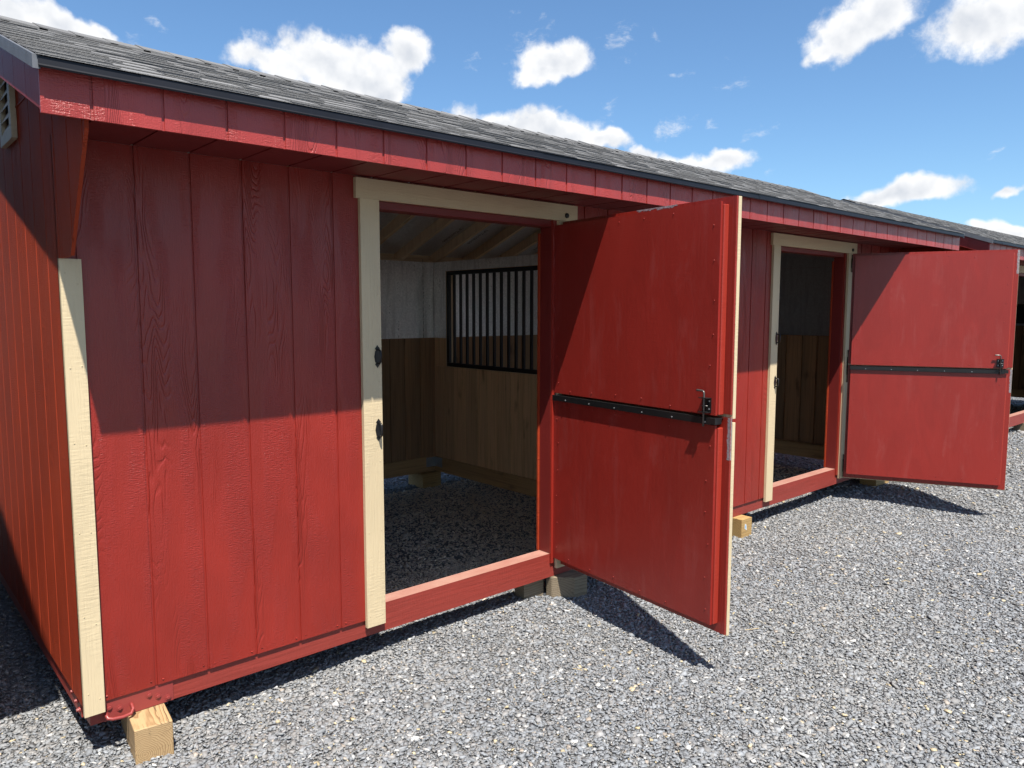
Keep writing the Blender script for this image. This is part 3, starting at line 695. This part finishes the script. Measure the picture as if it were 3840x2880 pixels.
    if part_x:
        xp = part_x
        mb = MB(); planks(mb, .102, YB+.01, .142, 1.030, lambda a, d, z: (xp+.012+d, a, z)); mb.build('partition_boards', M_OAK, sh)
        mb = MB(); planks(mb, .102, YB+.01, .142, 1.030, lambda a, d, z: (xp+.108-d, a, z)); mb.build('partition_boards', M_OAK, sh)
        one('partition_skid', M_BEAM, sh, 0, (xp, xp+.09, .101, YB-.001, 0.0, .141))
        mb = MB(); wy0, wy1 = .90, 2.690; x = xp+.012
        for q in ([(x, .1, 1.931), (x, YB+.01, 1.931), (x, YB+.01, 2.02), (x, .1, 2.02)], [(x, wy1+.02, 1.301), (x, YB+.01, 1.301), (x, YB+.01, 1.931), (x, wy1+.02, 1.931)],
                  [(x, .1, 1.031), (x, wy0-.02, 1.031), (x, wy0-.02, 1.931), (x, .1, 1.931)]): mb.poly(q)
        mb.build('foil_panel', M_FOIL, sh)
        mb = MB(); planks(mb, wy1+.0205, YB+.01, 1.031, 1.30, lambda a, d, z: (xp+.012+d, a, z)); mb.build('kick_boards', M_OAK, sh)
        mb = MB(); planks(mb, wy1+.0205, YB+.01, 1.031, 2.02, lambda a, d, z: (xp+.108-d, a, z)); planks(mb, .102, wy0-.0205, 1.031, 2.02, lambda a, d, z: (xp+.108-d, a, z)); mb.box(xp+.09, xp+.108, .102, YB, 1.935, 2.02); mb.build('partition_back_boards', M_OAK, sh)
        mb = MB(); mb.box(xp+.013, xp+.107, wy1, wy1+.020, 1.031, 1.930); mb.box(xp+.013, xp+.107, wy0-.02, wy0, 1.031, 1.930); mb.box(xp+.013, xp+.107, wy0-.02, wy1+.02, 1.0305, 1.034, grain=1)
        mb.build('window_casing', M_RAFT, sh)
        mb = MB(); fx0, fx1 = xp+.004, xp+.036
        mb.box(fx0, fx1, wy0, wy1, 1.036, 1.072); mb.box(fx0, fx1, wy0, wy1, 1.892, 1.928); mb.box(fx0, fx1, wy0, wy0+.034, 1.0725, 1.8915); mb.box(fx0, fx1, wy1-.034, wy1, 1.0725, 1.8915)
        gr = mb.build('grille_frame', M_BLACK2, sh, .002)
        y = 2.490+.096
        while y > wy0+.06:
            if y < wy1-.05: one('grille_bar', M_BLACK2, gr, 0, (fx0+.006, fx0+.026, y-.0105, y+.0105, 1.072, 1.892))
            y -= .096
        # steel corner bracket where the skids meet
        one('corner_bracket', M_GALV, sh, .002, (xp-.105, xp-.0005, YB-.0035, YB-.0005, .045, .138), (xp-.0035, xp-.0005, YB-.12, YB-.004, .045, .138))
        # print on the foil-faced deck
        for (tx, ty) in ((3.665, 2.425), (3.958, 2.425), (4.855, 2.46)):
            cu = bpy.data.curves.new('deck_print', 'FONT'); cu.body = 'LP TechShield'; cu.size = .054; cu.align_x = 'LEFT'
            tmp = bpy.data.objects.new('tmp', cu); me = bpy.data.meshes.new_from_object(tmp); bpy.data.objects.remove(tmp)
            me.materials.clear(); me.materials.append(M_INK)
            t = bpy.data.objects.new('deck_print', me); S.collection.objects.link(t); t.parent = sh
            # reads from below, running down the back slope
            ex_ = Vector((0, 1, -SB)).normalized(); ez_ = Vector((0, -SB, -1)).normalized(); ey_ = ez_.cross(ex_)
            m4 = Matrix((ex_, ey_, ez_)).transposed().to_4x4(); m4.translation = Vector((tx, ty, zroof(ty)-.0172)); t.matrix_local = m4
    else:
        # run-in shed: a dark hay rack window on the far end wall
        one('grille_frame', M_BLACK2, sh, .002, (L-.075, L-.04, .55, 1.6, 1.34, 1.69))
        one('grille_latch', M_GALV, sh, .002, (L-.083, L-.0755, .86, .95, 1.50, 1.53))
    # end plates with bolts and the drag ring, front and side
    mb = MB(); mb.box(.0695, .322, .0070, .0118, .0, .0835); ep = mb.build('end_plate', M_PLATE, sh, .0012)
    for x, z in ((.088, .051), (.124, .037), (.231, .052), (.264, .036), (.301, .018)):
        mb = MB(); mb.tube([(x, .0070, z), (x, .0046, z)], .0120, 16); mb.tube([(x, .0046, z), (x, .0008, z), (x, .0, z)], [.0078, .0076, .0062], 6)
        mb.build('bolt', M_PLATE, ep)
    mb = MB(); mb.tube([(.075, .010, .040), (.074, -.012, .030), (.076, -.022, .024), (.090, -.027, .019), (.125, -.029, .015), (.155, -.026, .016), (.166, -.016, .028), (.166, .000, .038), (.166, .010, .040)], .0066, 10)
    mb.build('drag_ring', M_PLATE, sh, smooth=True)
    for y, z in ((.14, .055), (.11, .030), (.20, .070)):
        mb = MB(); mb.tube([(.012, y, z), (.004, y, z)], .0098, 14); mb.tube([(.004, y, z), (-.003, y, z)], .0066, 6); mb.build('bolt', M_PLATE, sh)
    # gable louvre
    y0, y1, z0, z1 = .612, .888, 2.255, 2.585
    if x0 < 5:
        mb = MB(); xa, xb = -.022, -.0005; fw_ = .042
        mb.box(xa, xb, y0, y0+fw_, z0, z1); mb.box(xa, xb, y1-fw_, y1, z0, z1); mb.box(xa, xb, y0+fw_, y1-fw_, z0, z0+fw_, grain=1); mb.box(xa, xb, y0+fw_, y1-fw_, z1-fw_, z1, grain=1)
        vf = mb.build('gable_vent', M_VENT, sh, .002)
        mb = MB(); z = z0+fw_+.004
        while z < z1-fw_-.03:
            mb.poly([(-.020, y0+fw_, z), (-.020, y1-fw_, z), (-.002, y1-fw_, z+.040), (-.002, y0+fw_, z+.040)]); mb.poly([(-.020, y0+fw_, z-.003), (-.020, y1-fw_, z-.003), (-.020, y1-fw_, z), (-.020, y0+fw_, z)]); z += .048
        mb.build('louvre_slats', M_VENT, vf)
        one('vent_back', M_BLACK2, vf, 0, (-.0018, -.0008, y0+fw_, y1-fw_, z0+fw_, z1-fw_))
    # dutch doors, standing open
    if open_doors and run_in is None:
        for (hx, hy, an) in ((2.458, -.002, 1.685), (6.037, -.0925, 1.129)):
            for up in (True, False): make_leaf(sh, hx, hy, an, up, hx > 5)
    return sh

build_shed(0.0, 'long red shed in front with tan trim and two open dutch doors')
build_shed(8.298, 'second red shed beyond the far end of the front shed, with one wide doorway', run_in=(1.5, 4.1))
build_shed(-7.823, 'brown shed outside the frame on the left whose shadow falls on the gravel', doors=(1.2,), detail=False, sid=M_BROWN)

# ---------------------------------------------------------------- blocks under the sheds
def gz(x, y):
    """height of the gravel"""
    x = np.asarray(x, float); y = np.asarray(y, float)
    ss = lambda t: np.clip(t, 0, 1)**2*(3-2*np.clip(t, 0, 1))
    z = -.137 + .030*np.exp(-((x-1.9)/.65)**2-((y-.05)/.30)**2) + .05*np.exp(-((x-10.9)/.9)**2-((y-.05)/.5)**2)
    z = z - .050*ss((x-4.7)/1.5)*ss((-.25-y)/.7)*ss((9.5-x)/1.5)
    z = z + .004*np.sin(x*2.3+y*1.1)+.003*np.sin(x*5.1-y*3.7+1)
    return z
BG = 'wooden blocks the sheds stand on'
def block(m, label, loc, dims, rot=0.0, sticker=False, name='wood_block'):
    dx, dy, dz = dims
    mb = MB(); mb.box(-dx/2, dx/2, -dy/2, dy/2, -dz, -.0015)
    o = mb.build(name, m, None, .004); o.location = loc; o.rotation_euler = (0, 0, rot); tag(o, label, 'wood block', BG)
    if sticker:
        s = MB(); yy = -dy/2-.0012; s.prism([(-.030, -.075), (-.002, -.092), (-.008, -.045), (-.028, -.038)], 1, yy, yy+.001)
        q = s.build('paper_tag', M_STICK, o); s = MB(); s.prism([(-.022, -.070), (-.011, -.078), (-.013, -.055), (-.022, -.050)], 1, yy-.0006, yy-.0001); s.build('tag_print', M_BLUE, q)
    return o
block(M_BLOCK, 'pale pine block with growth rings on its end under the nearest corner', (.221, .03, 0), (.134, .34, .16), R(-6))
block(M_BLOCK, 'pine block in the shade just behind the block under the nearest corner', (.205, .46, 0), (.134, .40, .16), R(3))
mb = MB(); mb.prism([(-.052, -.091), (.050, -.100), (.056, .05), (-.150, .05), (-.148, .004)], 2, -.17, -.0015)
o = mb.build('wood_block', M_BLOCKD, None, .005); o.location = (2.60, 0, 0); tag(o, 'weathered grey block under the sill below the hinge side of the nearer door', 'wood block', BG)
block(M_BLOCKD, 'dark block wedged left of the weathered block under the nearer door', (2.375, .115, 0), (.15, .09, .19), R(-4))
block(M_BLOCKY, 'yellow pine block with a white and blue paper tag between the two doors', (4.452, .03, 0), (.13, .21, .17), R(-3), True)
block(M_BLOCKY, 'yellow pine block partly hidden behind the bottom of the farther door', (6.99, .05, 0), (.30, .16, .17))
block(M_BLOCKY, 'pine block at the inner back corner of the nearer stall', (3.60, 2.94, 0), (.22, .24, .17), R(2))
block(M_BLOCKY, 'pine block under the back wall seen through the farther door', (7.10, 2.94, 0), (.20, .24, .17))
block(M_BLOCKD, 'dark block under the sill of the second shed by the picture edge', (11.90, .05, 0), (.30, .16, .19))
for x in (.2,): block(M_BLOCKY, 'pine block at the far back corner of the gable end', (x, 2.94, 0), (.2, .24, .17))

# ---------------------------------------------------------------- ground
def sheet():
    xs = np.concatenate([[-600, -200, -60, -25, -12, -6], np.arange(-3, 16.01, .12), [17, 19, 23, 30, 45, 80, 200, 600]])
    ys = np.concatenate([[-600, -200, -60, -25, -12, -6], np.arange(-4, 5.01, .12), [6, 8, 12, 20, 45, 80, 200, 600]])
    X, Y = np.meshgrid(xs, ys, indexing='ij'); Z = gz(X, Y)-.0035
    v = np.stack([X.ravel(), Y.ravel(), Z.ravel()], 1); ny = len(ys)
    f = [(i*ny+j, (i+1)*ny+j, (i+1)*ny+j+1, i*ny+j+1) for i in range(len(xs)-1) for j in range(ny-1)]
    me = bpy.data.meshes.new('ground'); me.from_pydata(v.tolist(), [], f); me.materials.append(M_GRAV)
    me.polygons.foreach_set('use_smooth', [True]*len(me.polygons))
    o = bpy.data.objects.new('ground', me); S.collection.objects.link(o); o['kind'] = 'structure'
sheet()

def stones():
    # candidate points, thinned with distance; only where a viewer near the camera could see them
    cam2 = np.array([CAM_POS.x, CAM_POS.y])
    P = []
    def ring(r0, r1, dens_, smin, smax):
        a0, a1 = R(-32), R(98)             # heading measured from +y towards +x
        area = (r1*r1-r0*r0)*(a1-a0)/2; n = int(area*dens_)
        r = np.sqrt(rng.uniform(r0*r0, r1*r1, n)); a = rng.uniform(a0, a1, n)
        x = cam2[0]+r*np.sin(a); y = cam2[1]+r*np.cos(a); s = rng.lognormal(math.log(math.sqrt(smin*smax)), .42, n)
        s = np.clip(s, smin*.5, smax*1.7); s = s*np.where(rng.random(n) < .05, 1.55, 1.0)
        k = (y < .9)|((y > .9)&(y < 4.5)&(rng.random(n) < .55)); P.append(np.stack([x[k], y[k], s[k]], 1))
    ring(1.3, 3.6, 12000, .0054, .0100); ring(3.6, 5.0, 11000, .0050, .0096); ring(5.0, 7.5, 7000, .0056, .0105); ring(7.5, 12, 1900, .0085, .014); ring(12, 18, 500, .012, .018)
    P = np.concatenate(P); n = len(P)
    # template: angular chip, 8 corners
    base = np.array([(x, y, z) for x in (-1, 1) for y in (-1, 1) for z in (-1, 1)], float)
    V = base[None]*rng.uniform(.55, 1.0, (n, 8, 3)) + rng.normal(0, .16, (n, 8, 3))
    asp = np.stack([rng.uniform(.8, 1.35, n), rng.uniform(.55, .95, n), rng.uniform(.22, .46, n)], 1)
    V = V*asp[:, None, :]*P[:, 2][:, None, None]*.80
    # rotation: tilt then spin
    tx, ty, tz = rng.normal(0, .27, n), rng.normal(0, .27, n), rng.uniform(0, 6.283, n)
    def rot(V, a, i, j):
        c, s = np.cos(a)[:, None], np.sin(a)[:, None]; A, B_ = V[:, :, i].copy(), V[:, :, j].copy(); V[:, :, i] = c*A-s*B_; V[:, :, j] = s*A+c*B_
    rot(V, tx, 1, 2); rot(V, ty, 0, 2); rot(V, tz, 0, 1)
    zc = gz(P[:, 0], P[:, 1])-.003+rng.uniform(0, .008, n)
    V += np.stack([P[:, 0], P[:, 1], zc], 1)[:, None, :]
    Fq = np.array([(0, 1, 3, 2), (4, 6, 7, 5), (0, 4, 5, 1), (2, 3, 7, 6), (0, 2, 6, 4), (1, 5, 7, 3)])
    F = (Fq[None]+8*np.arange(n)[:, None, None]).reshape(-1)
    me = bpy.data.meshes.new('gravel_stones'); me.vertices.add(8*n); me.vertices.foreach_set('co', V.reshape(-1))
    nf = 6*n; me.loops.add(4*nf); me.loops.foreach_set('vertex_index', F); me.polygons.add(nf); me.polygons.foreach_set('loop_start', np.arange(0, 4*nf, 4)); me.polygons.foreach_set('loop_total', np.full(nf, 4))
    me.update(calc_edges=True)
    g = .185+.20*rng.beta(2.2, 3.0, n); col = np.stack([g*.93, g*.985, g*1.06, np.ones(n)], 1)
    k = rng.random(n) < .30; col[k, 0] *= 1.07; col[k, 2] *= .93
    k = rng.random(n) < .035; gg = rng.uniform(.42, .62, k.sum()); col[k, 0] = gg; col[k, 1] = gg; col[k, 2] = gg*.98
    k = rng.random(n) < .013; gg = rng.uniform(.45, .66, k.sum()); col[k, 0] = gg; col[k, 1] = gg*.84; col[k, 2] = gg*.54
    k = rng.random(n) < .02; gg = rng.uniform(.30, .45, k.sum()); col[k, 0] = gg; col[k, 1] = gg*.88; col[k, 2] = gg*.76
    # dusty patches where fines cling to the stones, and a scuffed darker track
    ph = np.sin(P[:, 0]*1.7+1.3*np.sin(P[:, 1]*1.9))*np.cos(P[:, 1]*2.3-.8*np.sin(P[:, 0]*1.1)); f = np.clip(ph*.5+.35, 0, .75)[:, None]*rng.uniform(0, .45, (n, 1))
    col[:, :3] = col[:, :3]*(1-f)+np.array([.40, .385, .35])*f
    jit = rng.normal(0, .07, n); ins = (P[:, 1]+jit > .42)&(P[:, 1] < 2.85)&(P[:, 0]+jit > .45)&(P[:, 0] < 7.1); f = (ins*rng.uniform(.45, .9, n))[:, None]; col[:, :3] = col[:, :3]*(1-f)+np.array([.72, .58, .44])*f   # stall floor: brown dust, lightened further to make up for dim indoor light
    col[~ins, :3] *= .705
    at = me.attributes.new('col', 'FLOAT_COLOR', 'POINT'); at.data.foreach_set('color', np.repeat(col, 8, 0).reshape(-1))
    me.materials.append(M_STONE)
    o = bpy.data.objects.new('gravel', me); S.collection.objects.link(o); tag(o, 'loose blue-grey crushed stone covering the yard', 'gravel', kind='stuff')
    print('stones', n)
stones()
# a few dry straws on the gravel
mb = MB()
for (x, y) in [(.55, -.9), (1.1, -1.3), (-.35, .3), (1.9, -.7), (2.9, -1.0), (4.3, -1.3), (3.6, -.8), (-.25, .9), (5.2, -1.2)]:
    a = random.uniform(0, 6.28); l = random.uniform(.04, .09); z = float(gz(x, y))+.013
    mb.tube([(x, y, z), (x+l*.5*math.cos(a), y+l*.5*math.sin(a), z+.004), (x+l*math.cos(a+.2), y+l*math.sin(a+.2), z)], .0012, 5)
tag(mb.build('straw', simple('dry_straw', (.45, .33, .15), .8)), 'scattered dry straws lying on the gravel', 'straw', kind='stuff')
